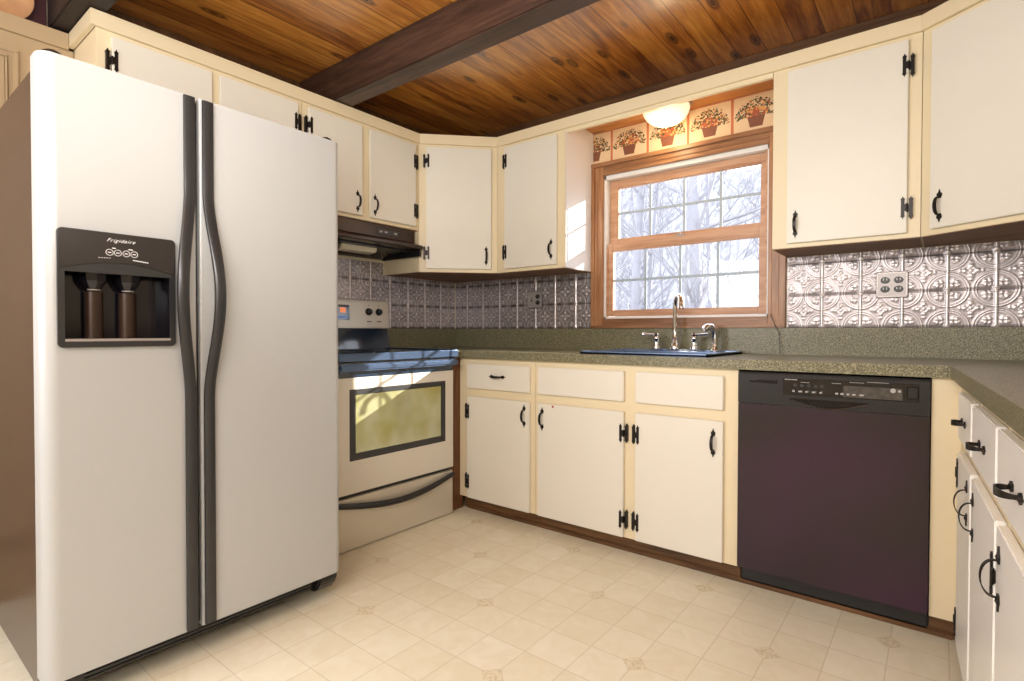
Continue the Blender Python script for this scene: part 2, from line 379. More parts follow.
def make_leaf_hinge():
    m = MB(); bx = [(.0125, 0, 1), (-.0125, 0, 1)]
    for cx, y, _ in ((-.0125, 0, 1), (.0125, .0188, 1)):
        th = .0035 if y == 0 else .0145
        bar = [(-.0055, -.026), (.0055, -.026), (.0055, .026), (-.0055, .026)]
        flat(m, [(x+cx, z) for x, z in bar], y, y-th)
        for s in (1, -1):
            pts = [(x+cx, s*(z+.024)) for x, z in spear(.014, .020)]
            flat(m, pts if s < 0 else pts[::-1], y, y-th-.0003)
    flat(m, [(-.012, -.013), (.003, -.013), (.003, .013), (-.012, .013)], 0, -.0032)
    flat(m, [(.001, -.013), (.012, -.013), (.012, .013), (.001, .013)], .0188, .0060)
    m.box(.0006, .0036, -.0032, .0188, -.012, .012)
    m.lathe([(.0025, -.016), (.0035, -.014), (.0035, .014), (.0025, .016)], 12, mat=Matrix.Translation((.0005, -.002, 0)))
    return m.mesh('hinge', 'iron')
PULL, HINGE = make_pull(), make_leaf_hinge()

def door_part(par, x0, x1, z0, z1, pull=None, hinge=None, kind='door', t=.019, mat='door', plabel=None):
    """slab overlay door in the local cabinet frame (front faces -y), pull=(x,z,'v'|'h'), hinge=(side, [z...])"""
    cx, cz = (x0+x1)/2, (z0+z1)/2
    d = MB().box(x0-cx, x1-cx, -t, -.0008, z0-cz, z1-cz).obj(kind, mat, par, bevel=.0025, loc=(cx, 0, cz))
    if plabel: d['label'] = plabel
    if pull:
        p = link('handle', PULL, d, (pull[0]-cx, -t, pull[1]-cz))
        if pull[2] == 'h': p.rotation_euler.y = PI/2
    if hinge:
        side, zs = hinge
        for z in zs:
            h = link('hinge', HINGE, d, ((x1-cx) if side == 'R' else (x0-cx), -t-.0002, z-cz))
            if side == 'L': h.scale.x = -1
    return d

def cabinet(name, label, cat, origin, rotz, w, z0, z1, depth, group=None, x0=0, under=True, inset=.0008):
    e = empty(name, (origin[0], origin[1], z0), rotz); tag(e, label, cat, group)
    e2 = e
    m = MB().box(x0+inset, x0+w-inset, 0, depth, 0, z1-z0)
    m.obj('carcass', 'frame', e, bevel=.0015)
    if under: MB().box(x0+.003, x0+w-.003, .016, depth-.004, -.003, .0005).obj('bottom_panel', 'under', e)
    return e
def shift(e, items):
    pass

# ------------------------------------------------------------------ upper cabinets
ZB, ZC, ZD0, ZD1 = 1.384, 2.157, 1.404, 2.133
FL, FB = .323, -.306          # face planes: left wall X, back wall Y
LR = PI/2
# over-fridge, x local = world Y - Y0
Y0 = -2.240
e = cabinet('wall_cabinet', 'cream two-door wall cabinet over the refrigerator', 'cabinet', (FL, Y0), LR, .830, 1.80, ZC, FL-.001)
door_part(e, -2.194-Y0, -1.836-Y0, .02, ZD1-1.80, (-1.87-Y0, .10, 'v'), ('L', [.075, 2.041-1.80]))
door_part(e, -1.803-Y0, -1.439-Y0, .02, ZD1-1.80, (-1.77-Y0, .10, 'v'), ('R', [.075, 2.041-1.80]))
Y0 = -1.409
e = cabinet('wall_cabinet', 'cream two-door wall cabinet above the range hood', 'cabinet', (FL, Y0), LR, .762, 1.632, ZC, FL-.001)
z = 1.632
door_part(e, -1.381-Y0, -1.064-Y0, .018, ZD1-z, (-1.098-Y0, 1.722-z, 'v'), ('L', [1.743-z, 2.045-z]))
door_part(e, -1.012-Y0, -.682-Y0, .018, ZD1-z, (-.984-Y0, 1.722-z, 'v'), ('R', [1.743-z, 2.035-z]))
# diagonal corner cabinet, left
def diag_cabinet(label, poly, p0, p1, dx0, dx1, pull, hinge, z0=ZB, zt=ZC):
    a = math.atan2(p1[1]-p0[1], p1[0]-p0[0])
    e = empty('corner_wall_cabinet', (p0[0], p0[1], z0), a); tag(e, label, 'cabinet')
    R = Matrix.Rotation(-a, 4, 'Z') @ Matrix.Translation((-p0[0], -p0[1], 0))
    MB().prism(poly, 0, zt-z0, mat=R).obj('carcass', 'frame', e, bevel=.0015)
    c = Vector((sum(p[0] for p in poly)/len(poly), sum(p[1] for p in poly)/len(poly)))
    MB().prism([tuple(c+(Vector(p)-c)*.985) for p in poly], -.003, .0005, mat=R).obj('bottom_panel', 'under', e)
    door_part(e, dx0, dx1, ZD0-z0, ZD1-z0, pull, hinge); return e
p0, p1 = (.325, -.646), (.657, -.306); wd = math.hypot(p1[0]-p0[0], p1[1]-p0[1])
diag_cabinet('cream diagonal corner wall cabinet between the range hood and the window side', [p0, p1, (.657, -.002), (.002, -.002), (.002, -.646)], p0, p1,
             .044, wd-.038, (wd-.07, 1.485-ZB, 'v'), ('L', [2.05-ZB, 1.497-ZB]))
X0 = .658
e = cabinet('wall_cabinet', 'cream single-door wall cabinet just left of the window', 'cabinet', (X0, FB), 0, .494, ZB, ZC, -FB-.002)
door_part(e, .727-X0, 1.103-X0, .02, ZD1-ZB, (1.069-X0, 1.491-ZB, 'v'), ('L', [2.052-ZB, 1.504-ZB]))
bpy.data.objects
MB().box(0, .003, .002, -FB-.004, 0.001, 2.211-ZB).obj('side_panel', 'side_white', e, loc=(1.1525-X0, 0, 0))
X0 = 2.221
e = cabinet('wall_cabinet', 'cream single-door wall cabinet just right of the window', 'cabinet', (X0, FB), 0, .520, ZB, ZC, -FB-.002)
door_part(e, 2.283-X0, 2.698-X0, .018, ZD1-ZB, (2.316-X0, 1.480-ZB, 'v'), ('R', [2.036-ZB, 1.497-ZB]))
# diagonal corner cabinet, right
ang = math.radians(-34); p0 = (2.742, FB); LN = .52; p1 = (p0[0]+LN*math.cos(ang), p0[1]+LN*math.sin(ang))
w2 = rr(.655, -.60); w3 = rr(.655, -(p1[1]+.635)/math.cos(TH)+0)
diag_cabinet('cream wall cabinet with a wide door set at an angle in the right corner', [p0, p1, (3.44, p1[1]), (3.44, -.002), (2.742, -.002)], p0, p1,
             .042, LN-.03, (.042+.036, 1.482-ZB, 'v'), ('R', [2.04-ZB, 1.497-ZB]))
# crown boards (one continuous flat moulding)
def strip(name, pts, z0, z1, t, mat, lab=None):
    m = MB()
    pts = [Vector(p) for p in pts]; n = len(pts); off = []
    for i in range(n):
        ds = []
        if i > 0: ds.append((pts[i]-pts[i-1]).normalized())
        if i < n-1: ds.append((pts[i+1]-pts[i]).normalized())
        nn = [Vector((d.y, -d.x)) for d in ds]
        if len(nn) == 2: b = (nn[0]+nn[1]).normalized(); b = b/b.dot(nn[0])
        else: b = nn[0]
        off.append(pts[i]+b*t)
    for i in range(n-1):
        q = [pts[i], off[i], off[i+1], pts[i+1]]
        m.prism([(p.x, p.y) for p in q], z0, z1)
    o = m.obj(name, mat, bevel=.0015); struct(o, lab); return o
strip('trim_3', [(.052, -2.242), (FL, -2.242), (FL, -.646), (.657, FB), (2.742, FB), p1], 2.152, 2.21, .018, 'frame', 'cream crown board along the tops of the wall cabinets')
# valance board above the window
o = box('window_valance', 'frame', 1.1565, 2.2195, FB-.001, FB+.019, 2.132, 2.190, bevel=.001)
tag(o, 'narrow cream valance board bridging the cabinets above the sink window', 'valance')
o = struct(box('trim_4', 'soffit', 1.153, 2.22, FB+.0195, -.001, 2.212, 2.226))
# wood filler right of range
struct(box('trim_5', 'brown_v', .612, .630, -.692, -.585, 0, .872))

# ------------------------------------------------------------------ base cabinets
FY = -.61
def base_cab(label, x0, x1, origin=None, rotz=0, depth=.585):
    ox, oy = origin if origin else (x0, FY)
    e = empty('base_cabinet', (ox, oy, 0), rotz); tag(e, label, 'cabinet')
    w = x1-x0
    cb = MB()
    if w > .9 and not origin:      # the sink bowl hangs inside an open-topped carcass
        cb.box(.0008, w-.0008, 0, .018, .078, .873).box(.0008, .018, .018, depth, .078, .873).box(w-.018, w-.0008, .018, depth, .078, .873)
        cb.box(.018, w-.018, depth-.01, depth, .078, .873).box(.018, w-.018, .018, depth-.01, .078, .096)
        cb.obj('carcass', 'frame', e)
    else: cb.box(.0008, w-.0008, 0, depth, .078, .873).obj('carcass', 'frame', e, bevel=.0015)
    MB().box(.0008, w-.0008, .045, .062, 0.001, .077).obj('toe_kick', 'brown', e)
    return e
X0 = .631
e = base_cab('narrow cream base cabinet beside the range with one drawer over one door', X0, 1.168)
door_part(e, .703-X0, 1.142-X0, .705, .842, (.927-X0, .778, 'h'), None, 'drawer')
door_part(e, .703-X0, 1.142-X0, .082, .658, (1.11-X0, .584, 'v'), ('L', [.573, .176]))
X0 = 1.169
e = base_cab('wide cream base cabinet under the sink with two doors', X0, 2.172)
door_part(e, 1.195-X0, 1.674-X0, .705, .842, None, None, 'false_drawer_front')
door_part(e, 1.733-X0, 2.116-X0, .705, .842, None, None, 'false_drawer_front')
d = door_part(e, 1.195-X0, 1.674-X0, .082, .658, (1.224-X0, .580, 'v'), ('R', [.560, .165]), plabel='door with a small red chip on its top edge')
MB().box(-.005, .005, -.0205, -.019, -.005, .006).obj('paint_chip', 'red', d, loc=(1.288-1.4345, 0, .277), bevel=.001)
door_part(e, 1.733-X0, 2.116-X0, .082, .658, (2.078-X0, .568, 'v'), ('L', [.560, .165]))
# corner filler right of the dishwasher
box_f = empty('corner_filler_panel', (2.783, FY, 0)); tag(box_f, 'cream filler panel between the dishwasher and the right-hand cabinets', 'panel')
MB().box(0, .085, 0, .02, .078, .873).obj('panel', 'frame', box_f); MB().box(0, .067, .045, .062, .001, .077).obj('toe_kick', 'brown', box_f)
# right run: three cabinets in view, one beyond the frame
runs = [(-.022, .474, .13, .455, 'L', .40), (.475, .882, .49, .866, 'R', .535), (.883, 1.32, .892, 1.29, 'R', .935)]
labs = ['white base cabinet in the right-hand run, nearest the dishwasher corner',
        'white base cabinet in the middle of the right-hand run, second from the dishwasher corner',
        'white base cabinet nearest the camera in the right-hand run']
M['door_lit'] = simple('light_brightened_door_paint', (.90, .89, .86), .3, noise=.03, nscale=2)  # brighter copy of the door paint; stronger light on this run put into colour
for (s0, s1, a, b, hs, hx), lb in zip(runs, labs):
    o = rr(.03, s0)
    e = base_cab(lb, s0, s1, (o.x, o.y), -PI/2+TH, .60)
    door_part(e, a-s0, b-s0, .705, .842, ((a+b)/2-s0, .770, 'h'), None, 'drawer', mat='door_lit')
    door_part(e, a-s0, b-s0, .082, .662, (hx-s0, .575, 'v'), (hs, [.60 if hs == 'L' else .555, .15]), mat='door_lit')
o = rr(.03, 1.321); e = base_cab('white base cabinet at the near end of the right-hand run', 1.321, 2.3, (o.x, o.y), -PI/2+TH, .60)
door_part(e, .02, .47, .705, .842, (.245, .770, 'h'), None, 'drawer', mat='door_lit'); door_part(e, .5, .95, .705, .842, (.725, .770, 'h'), None, 'drawer', mat='door_lit')
door_part(e, .02, .47, .082, .662, (.43, .575, 'v'), None, mat='door_lit'); door_part(e, .5, .95, .082, .662, (.54, .575, 'v'), None, mat='door_lit')
struct(box('baseboard_back', 'brown', .66, 2.85, -.577, -.566, 0, .022, bevel=.004), 'low brown shoe moulding along the toe kick')

# ------------------------------------------------------------------ worktop
SX0, SX1, SY0, SY1 = 1.455, 1.982, -.52, -.162
cz0, cz1 = .874, .914
w = MB()
w.box(.002, .656, -.676, -.002, cz0, cz1)
w.box(.656, SX0, -.635, -.002, cz0, cz1); w.box(SX0, SX1, -.635, SY0, cz0, cz1); w.box(SX0, SX1, SY1, -.002, cz0, cz1)
c1, c2 = rr(.655, -.60), rr(.655, 2.3); e2 = rr(0, 2.3)
w.box(SX1, RO.x, -.635, -.002, cz0, cz1)
w.prism([(RO.x, -.635), (e2.x, e2.y), (c2.x, c2.y), (c1.x, -.002), (RO.x, -.002)], cz0, cz1)
top = empty('kitchen_worktop', (1.5, -.3, cz0)); tag(top, 'olive green speckled laminate worktop running round the sink corner', 'worktop')
R = Matrix.Translation((-1.5, .3, -cz0))
for v in range(len(w.v)): w.v[v] = tuple(R @ Vector(w.v[v]))
w.obj('worktop_slab', 'counter', top)
u = MB(); u.box(.002, c1.x-.004, -.020, -.002, cz1, 1.043, mat=R); u.box(.002, .020, -.676, -.020, cz1, 1.043, mat=R)
q = [rr(.655, -.59), rr(.637, -.59), rr(.637, 2.3), rr(.655, 2.3)]
u.prism([(p.x, p.y) for p in q], cz1, 1.043, mat=R); u.obj('upstand', 'counter', top, bevel=.002)

# ------------------------------------------------------------------ pressed tin
T = .1515
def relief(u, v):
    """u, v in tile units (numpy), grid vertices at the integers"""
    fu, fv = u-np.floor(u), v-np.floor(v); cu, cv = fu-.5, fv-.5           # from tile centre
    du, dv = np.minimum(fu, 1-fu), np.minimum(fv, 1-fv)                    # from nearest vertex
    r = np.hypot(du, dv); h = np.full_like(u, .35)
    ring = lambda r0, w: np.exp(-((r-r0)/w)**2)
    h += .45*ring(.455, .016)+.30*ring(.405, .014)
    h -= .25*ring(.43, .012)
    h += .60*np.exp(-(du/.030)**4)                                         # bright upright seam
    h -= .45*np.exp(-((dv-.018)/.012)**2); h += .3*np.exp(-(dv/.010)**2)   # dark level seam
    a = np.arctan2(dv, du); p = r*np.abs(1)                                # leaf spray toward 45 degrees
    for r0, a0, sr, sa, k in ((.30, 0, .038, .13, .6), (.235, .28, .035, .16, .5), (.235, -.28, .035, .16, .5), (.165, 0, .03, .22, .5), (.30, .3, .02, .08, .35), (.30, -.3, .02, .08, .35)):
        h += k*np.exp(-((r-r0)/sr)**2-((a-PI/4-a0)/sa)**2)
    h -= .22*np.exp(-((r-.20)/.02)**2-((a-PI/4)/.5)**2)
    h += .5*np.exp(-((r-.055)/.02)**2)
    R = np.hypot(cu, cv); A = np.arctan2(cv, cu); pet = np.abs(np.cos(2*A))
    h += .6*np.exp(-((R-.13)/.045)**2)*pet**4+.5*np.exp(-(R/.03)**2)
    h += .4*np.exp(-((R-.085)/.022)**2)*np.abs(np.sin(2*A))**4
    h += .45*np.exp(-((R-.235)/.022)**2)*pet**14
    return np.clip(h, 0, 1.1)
def tin_sheet(label, a0, a1, z0, z1, place, off):
    nu, nv = max(2, int((a1-a0)/T*46)), max(2, int((z1-z0)/T*46))
    A, Z = np.meshgrid(np.linspace(a0, a1, nu+1), np.linspace(z0, z1, nv+1))
    Hh = relief((A-off)/T, (Z-1.0455)/T); D = .002+.0055*Hh
    co = np.empty((A.size, 3)); place(co, A.ravel(), Z.ravel(), D.ravel())
    cx = co.mean(0); cx[2] = z0; co -= cx
    i = np.arange(nv)[:, None]*(nu+1)+np.arange(nu)[None, :]
    f = np.stack([i, i+1, i+nu+2, i+nu+1], -1).reshape(-1, 4)
    me = bpy.data.meshes.new('backsplash'); me.vertices.add(len(co)); me.vertices.foreach_set('co', co.ravel())
    me.loops.add(f.size); me.loops.foreach_set('vertex_index', f.ravel().astype(np.int32)); me.polygons.add(len(f))
    me.polygons.foreach_set('loop_start', np.arange(0, f.size, 4, dtype=np.int32))
    me.polygons.foreach_set('use_smooth', np.ones(len(f), dtype=bool))
    me.update(calc_edges=True); me.validate()
    at = me.attributes.new('relief', 'FLOAT', 'POINT'); at.data.foreach_set('value', Hh.ravel().astype(np.float32))
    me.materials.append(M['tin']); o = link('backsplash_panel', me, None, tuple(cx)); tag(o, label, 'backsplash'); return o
def on_back(co, a, z, d): co[:, 0] = a; co[:, 1] = -d; co[:, 2] = z
def on_left(co, a, z, d): co[:, 0] = d; co[:, 1] = a; co[:, 2] = z
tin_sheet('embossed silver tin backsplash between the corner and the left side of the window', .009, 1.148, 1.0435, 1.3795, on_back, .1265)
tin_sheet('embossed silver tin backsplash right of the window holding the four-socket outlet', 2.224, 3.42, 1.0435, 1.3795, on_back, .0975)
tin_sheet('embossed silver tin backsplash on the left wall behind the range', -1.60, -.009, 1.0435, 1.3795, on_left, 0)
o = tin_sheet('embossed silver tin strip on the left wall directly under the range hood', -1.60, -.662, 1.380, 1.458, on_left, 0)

# outlets
def outlet(name, label, cx, cz, w, h, left_switch):
    e = empty(name, (cx, -.0085, cz)); tag(e, label, 'outlet')
    m = MB().box(-w/2, w/2, -.004, 0, -h/2, h/2); m.obj('cover_plate', 'plate', e, bevel=.002)
    m = MB()
    for a, b, c, d in ((-w/2+.004, w/2-.004, h/2-.007, h/2-.004), (-w/2+.004, w/2-.004, -h/2+.004, -h/2+.007), (-w/2+.004, -w/2+.007, -h/2+.004, h/2-.004), (w/2-.007, w/2-.004, -h/2+.004, h/2-.004)):
        m.box(a, b, -.0062, -.003, c, d)
    m.obj('plate_rim', 'pewter', e)
    for sx in (-.024, .024):
        if sx < 0 and left_switch:
            m = MB().box(sx-.005, sx+.005, -.0045, -.003, -.012, .012); s = m.obj('switch', 'black', e)
            MB().box(sx-.003, sx+.003, -.014, -.004, 0, .008).obj('toggle', 'plate', s); continue
        for sz in (.0195, -.0195):
            m = MB(); m.lathe([(.0168, 0), (.0168, .0035), (.0155, .0042)], 20, mat=Matrix.Translation((sx, -.0035, sz)) @ Matrix.Rotation(PI/2, 4, 'X') @ Matrix.Diagonal((1, .84, 1, 1)))
            r_ = m.obj('receptacle', 'black', e)
            s = MB()
            for q in (-.006, .006): s.box(sx+q-.001, sx+q+.001, -.0082, -.0075, sz-.001, sz+.008)
            s.obj('slots', 'pewter', r_)
    MB().lathe([(.0025, 0), (.0018, .0012)], 10, mat=Matrix.Translation((.024, -.004, 0)) @ Matrix.Rotation(PI/2, 4, 'X')).obj('screw', 'pewter', e)
outlet('wall_outlet', 'square metal plate with four black sockets right of the window', 2.637, 1.229, .116, .113, False)
outlet('switch_and_outlet', 'dark metal switch and socket plate on the tin left of the window', .731, 1.232, .116, .115, True)

# ------------------------------------------------------------------ window
win = empty('window_1', (1.686, 0, 1.043)); struct(win, 'double-hung wooden window over the sink')
wo = Matrix.Translation((-1.686, 0, -1.043))
def wpart(name, mats, boxes, parent=win, bevel=.002):
    m = MB()
    for b in boxes: m.box(*b, mat=wo)
    return m.obj(name, mats, parent, bevel=bevel)
CX0, CX1, CZ0, CZ1 = 1.154, 2.219, 1.044, 2.022
JX0, JX1, JZ0, JZ1 = 1.23, 2.14, 1.10, 1.945
def casing(name, quad_boxes, mat): return wpart(name, mat, quad_boxes)
def side_case(x_out, x_in, name):
    s = 1 if x_in > x_out else -1; w = abs(x_in-x_out)
    wpart(name, 'casing', [(x_out, x_in, -.016, -.0012, CZ0, CZ1), (x_out, x_out+s*w*.28, -.026, -.016, CZ0, CZ1), (x_out+s*w*.38, x_out+s*w*.52, -.021, -.016, JZ0, JZ1), (x_in-s*w*.22, x_in, -.021, -.016, JZ0, JZ1)])
side_case(CX0, JX0, 'casing_side'); side_case(CX1, JX1, 'casing_side')
wpart('casing_top', 'casing_x', [(JX0, JX1, -.0165, -.0012, JZ1, CZ1), (CX0, CX1, -.030, -.0165, CZ1-.024, CZ1), (JX0, JX1, -.022, -.0165, JZ1+.024, JZ1+.036), (JX0, JX1, -.021, -.0165, JZ1, JZ1+.014)])
wpart('casing_bottom', 'casing_x', [(JX0, JX1, -.0165, -.0012, CZ0, JZ0), (CX0, CX1, -.030, -.0165, CZ0, CZ0+.016), (JX0, JX1, -.022, -.0165, JZ0-.024, JZ0-.014), (JX0, JX1, -.021, -.0165, JZ0-.008, JZ0)])
wpart('jamb', 'white', [(JX0, JX0+.012, 0, .118, JZ0, JZ1), (JX1-.010, JX1, 0, .118, JZ0, JZ1), (JX0, JX1, 0, .118, JZ1-.022, JZ1), (JX0, JX1, 0, .118, JZ0, JZ0+.012)], bevel=.001)
wpart('inner_stop', 'sash', [(JX0+.012, JX0+.022, .004, .018, JZ0+.012, 1.52), (JX1-.020, JX1-.010, .004, .018, JZ0+.012, JZ1-.022)])
def sash(name, x0, x1, z0, z1, gx0, gx1, gz0, gz1, y0, y1):
    f = wpart(name, 'sash', [(x0, gx0, y0, y1, z0, z1), (gx1, x1, y0, y1, z0, z1), (gx0, gx1, y0, y1, z0, gz0), (gx0, gx1, y0, y1, gz1, z1)], bevel=.003)
    ym = (y0+y1)/2
    wpart('pane', 'pane', [(gx0, gx1, ym-.001, ym+.001, gz0, gz1)], f, 0)
    bs = []
    for i in (1, 2, 3):
        x = gx0+(gx1-gx0)*i/4; bs.append((x-.007, x+.007, ym-.008, ym-.002, gz0, gz1))
    z = (gz0+gz1)/2; bs.append((gx0, gx1, ym-.0085, ym-.002, z-.007, z+.007))
    wpart('muntins', 'muntin', bs, f, .001)
    return f
sash('upper_sash', 1.244, 2.130, 1.535, 1.922, 1.300, 2.088, 1.575, 1.872, .044, .074)
lo = sash('lower_sash', 1.244, 2.130, 1.114, 1.545, 1.282, 2.090, 1.151, 1.497, .012, .042)
wpart('sash_lock', 'plate', [(1.66, 1.71, .012, .036, 1.545, 1.553), (1.68, 1.69, .006, .03, 1.553, 1.562)], lo, .001)
# fruit-basket border above the casing
wpb = empty('wallpaper_border', (1.68, -.001, 2.024)); tag(wpb, 'wallpaper border of fruit baskets on cream squares above the window', 'wallpaper')
MB().box(1.154-1.68, 2.219-1.68, -.001, 0, .0, .186).obj('backing', 'wp_red', wpb)
seps = [1.053, 1.278, 1.503, 1.733, 1.961, 2.19]
rnd = random.Random(3)
def disc(mb, x, z, r, y, mi, n=7, sx=1, ang=0):
    vs = []
    for k in range(n):
        a = 2*PI*k/n; px, pz = r*sx*math.cos(a), r*math.sin(a)
        vs.append((x+px*math.cos(ang)-pz*math.sin(ang), y, z+px*math.sin(ang)+pz*math.cos(ang)))
    mb.add(vs, [list(range(n))], mi)
for i in range(5):
    x0, x1 = max(seps[i]+.007, 1.156), min(seps[i+1]-.007, 2.217)
    cx = (seps[i]+seps[i+1])/2-1.68; m = MB()
    m.box(x0-1.68, x1-1.68, -.0018, -.001, .006, .180, 0)
    bw = .042
    m.add([(cx-bw*.7, -.0022, .02), (cx+bw*.7, -.0022, .02), (cx+bw, -.0022, .075), (cx-bw, -.0022, .075)], [(0, 1, 2, 3)], 1)
    lim0, lim1 = x0-1.68+.004, x1-1.68-.004; yy = -.0023
    for k in range(300):
        a = rnd.uniform(-.15, PI+.15); rr_ = rnd.random()**.6*.086; x = cx+rr_*math.cos(a)*1.15; zz = .078+rr_*math.sin(a)*.95
        mi = rnd.choice((2, 2, 2, 2, 3, 4)) if rr_ > .042 else rnd.choice((3, 3, 4, 2))
        yy -= .000002
        if lim0 < x < lim1: disc(m, x, zz, rnd.uniform(.003, .0065) if rr_ > .042 else rnd.uniform(.005, .010), yy, mi, 6, rnd.uniform(.5, 1), rnd.uniform(0, PI))
    for k in range(12):
        a = rnd.uniform(0, PI); x = cx+.092*math.cos(a); zz = .078+.088*math.sin(a); yy -= .000002
        if lim0 < x < lim1: disc(m, x, min(zz, .175), .004, yy, 2, 5, .4, a)
    m.obj('basket_square', ['wp', 'wp_basket', 'wp_green', 'wp_fruit', 'wp_gold'], wpb)
# ceiling light under the soffit
lt = empty('ceiling_light', (1.672, -.155, 2.211)); tag(lt, 'lit frosted bowl ceiling light with pewter base above the sink window', 'ceiling light')
MB().lathe([(.001, 0), (.128, 0), (.132, -.006), (.128, -.016), (.118, -.020), (.112, -.024), (.001, -.024)], 40).obj('base', 'pewter', lt, True)
sh = MB().lathe([(.118, -.024), (.119, -.034), (.113, -.055), (.098, -.078), (.072, -.098), (.040, -.110), (.012, -.114)], 48, cap=False); sh.obj('glass_shade', 'shade', lt, True)
MB().lathe([(.001, -.113), (.014, -.113), (.016, -.117), (.009, -.121), (.006, -.126), (.001, -.130)], 20).obj('finial', 'pewter', lt, True)
# cord
MB().tube([(2.155, -.031, 1.11), (2.175, -.034, 1.06), (2.195, -.036, 1.02), (2.20, -.040, .97), (2.205, -.05, .918)], .0016, 6).obj('thin_cord', 'cord')
tag(bpy.data.objects['thin_cord'], 'thin dark cord hanging from the right of the window sill to the worktop', 'cord')

# ------------------------------------------------------------------ sink, faucet, sprayer
sk = empty('kitchen_sink', (1.68, -.31, .915)); tag(sk, 'dark drop-in sink with a thin rim set in the worktop under the window', 'sink')
so = Matrix.Translation((-1.68, .31, -.915))
ox0, ox1, oy0, oy1 = 1.405, 2.032, -.565, -.050
rim = MB()
bowls = [(1.465, 1.972, -.512, -.170)]
xs = [ox0, 1.465, 1.972, ox1]; ys = [oy0, -.512, -.170, oy1]
for i in range(3):
    for j in range(3):
        if i == 1 and j == 1: continue
        rim.box(xs[i], xs[i+1], ys[j], ys[j+1], .9155, .923, mat=so)
for b in ((ox0, ox1, oy0, oy0+.008), (ox0, ox1, oy1-.008, oy1), (ox0, ox0+.008, oy0, oy1), (ox1-.008, ox1, oy0, oy1)): rim.box(*b, .915, .928, mat=so)
rim.obj('rim', 'sinkrim', sk)
for b in bowls:
    m = MB(); x0, x1, y0, y1 = b; zt, zb = .9155, .745
    for q in ((x0-.003, x0, y0, y1), (x1, x1+.003, y0, y1), (x0-.003, x1+.003, y0-.003, y0), (x0-.003, x1+.003, y1, y1+.003)): m.box(*q, zb, zt, mat=so)
    m.box(x0-.003, x1+.003, y0-.003, y1+.003, zb-.003, zb, mat=so)
    bo = m.obj('bowl', 'sinkm', sk)
    MB().lathe([(.042, 0), (.042, .003), (.03, .002), (.001, .001)], 24, mat=so @ Matrix.Translation(((x0+x1)/2, (y0+y1)/2, zb))).obj('drain', 'chrome', bo, True)
fc = empty('kitchen_faucet', (1.708, -.105, .9235)); tag(fc, 'chrome two-handle gooseneck faucet at the back of the sink', 'faucet')
m = MB(); pts = []
for k in range(32):
    a = 2*PI*k/32; pts.append((.135*math.cos(a)*(1 if abs(math.cos(a)) < .9 else 1.0), .030*math.copysign(abs(math.sin(a))**.5, math.sin(a))))
m.prism(pts, 0, .010); m.obj('base_plate', 'chrome', fc, bevel=.003, smooth=True)
MB().lathe([(.001, .010), (.026, .010), (.027, .018), (.021, .030), (.017, .050), (.013, .062), (.016, .068), (.0125, .075), (.011, .12), (.0105, .15), (.001, .15)], 24).obj('spout_base', 'chrome', fc, True)
sp = [(0, 0, .10), (0, 0, .22), (.003, -.005, .250), (.012, -.018, .275), (.027, -.036, .288), (.044, -.056, .287), (.058, -.074, .272), (.066, -.086, .245), (.068, -.089, .218)]
MB().tube(sp, [.012, .012, .012, .012, .0125, .013, .0135, .0145, .015], 14).obj('spout', 'chrome', fc, True)
for s in (-1, 1):
    h = MB().lathe([(.001, .010), (.022, .010), (.023, .016), (.016, .030), (.0135, .055), (.017, .062), (.017, .068), (.012, .078), (.014, .084), (.010, .092), (.001, .094)], 20, mat=Matrix.Translation((s*.102, 0, 0))).obj('valve_body', 'chrome', fc, True)
    MB().tube([(s*.102, 0, .083), (s*.125, -.004, .084), (s*.16, -.010, .086), (s*.178, -.012, .087)], [.008, .0065, .008, .0085], 12).obj('lever', 'chrome', h, True)
spr = empty('side_sprayer', (1.915, -.105, .9235)); tag(spr, 'chrome pull-out side sprayer standing right of the faucet', 'sprayer')
MB().lathe([(.001, 0), (.024, 0), (.025, .006), (.018, .014), (.016, .034), (.012, .044), (.001, .045)], 20).obj('holder', 'chrome', spr, True)
MB().tube([(0, 0, .03), (.001, 0, .06), (0, 0, .09), (-.004, -.006, .112), (-.014, -.018, .124), (-.028, -.032, .124), (-.038, -.042, .114)], [.014, .015, .016, .017, .018, .018, .0185], 14).obj('spray_head', 'chrome', spr, True)

# ------------------------------------------------------------------ dishwasher
dw = empty('dishwasher', (2.1730, -.628, 0)); tag(dw, 'black built-in dishwasher with purple sheen under the worktop', 'dishwasher')
W = .6075
MB().box(.003, W-.003, .012, .60, .10, .868).obj('tub', 'black', dw)
MB().box(.001, W-.001, 0, .012, .085, .742).obj('door_panel', 'dw', dw, bevel=.003)
MB().box(.004, W-.004, .055, .075, .004, .083).obj('toe_panel', 'black', dw)
# control panel with a smiling pocket handle
m = MB(); n = 20; hx0, hx1 = .185, .435
def lowz(x):
    return .744
prof = [(0, .746), (0, .858), (.004, .866), (.012, .868), (.012, .746)]
m.prof([(0, .774), (0, .858), (.004, .866), (.012, .868), (.012, .774)], .001, W-.001)
m.box(.001, hx0, 0, .012, .744, .774); m.box(hx1, W-.001, 0, .012, .744, .774)
arc = [(hx0+(hx1-hx0)*i/n, .744+.026*(1-math.sin(PI*i/n))) for i in range(n+1)]
for i in range(n):
    (xa, za), (xb, zb) = arc[i], arc[i+1]
    m.prof([(0, .742), (0, za), (.012, za), (.012, .742)], xa, xb)
cp = m.obj('control_panel', 'black', dw)
MB().box(hx0, hx1, .010, .0125, .743, .776).obj('handle_recess', 'cavity', cp)
m = MB(); m.tube([(x, -.0015, z-.001) for x, z in arc], .0028, 8); m.obj('pocket_handle', 'gloss', cp, True)
m = MB()
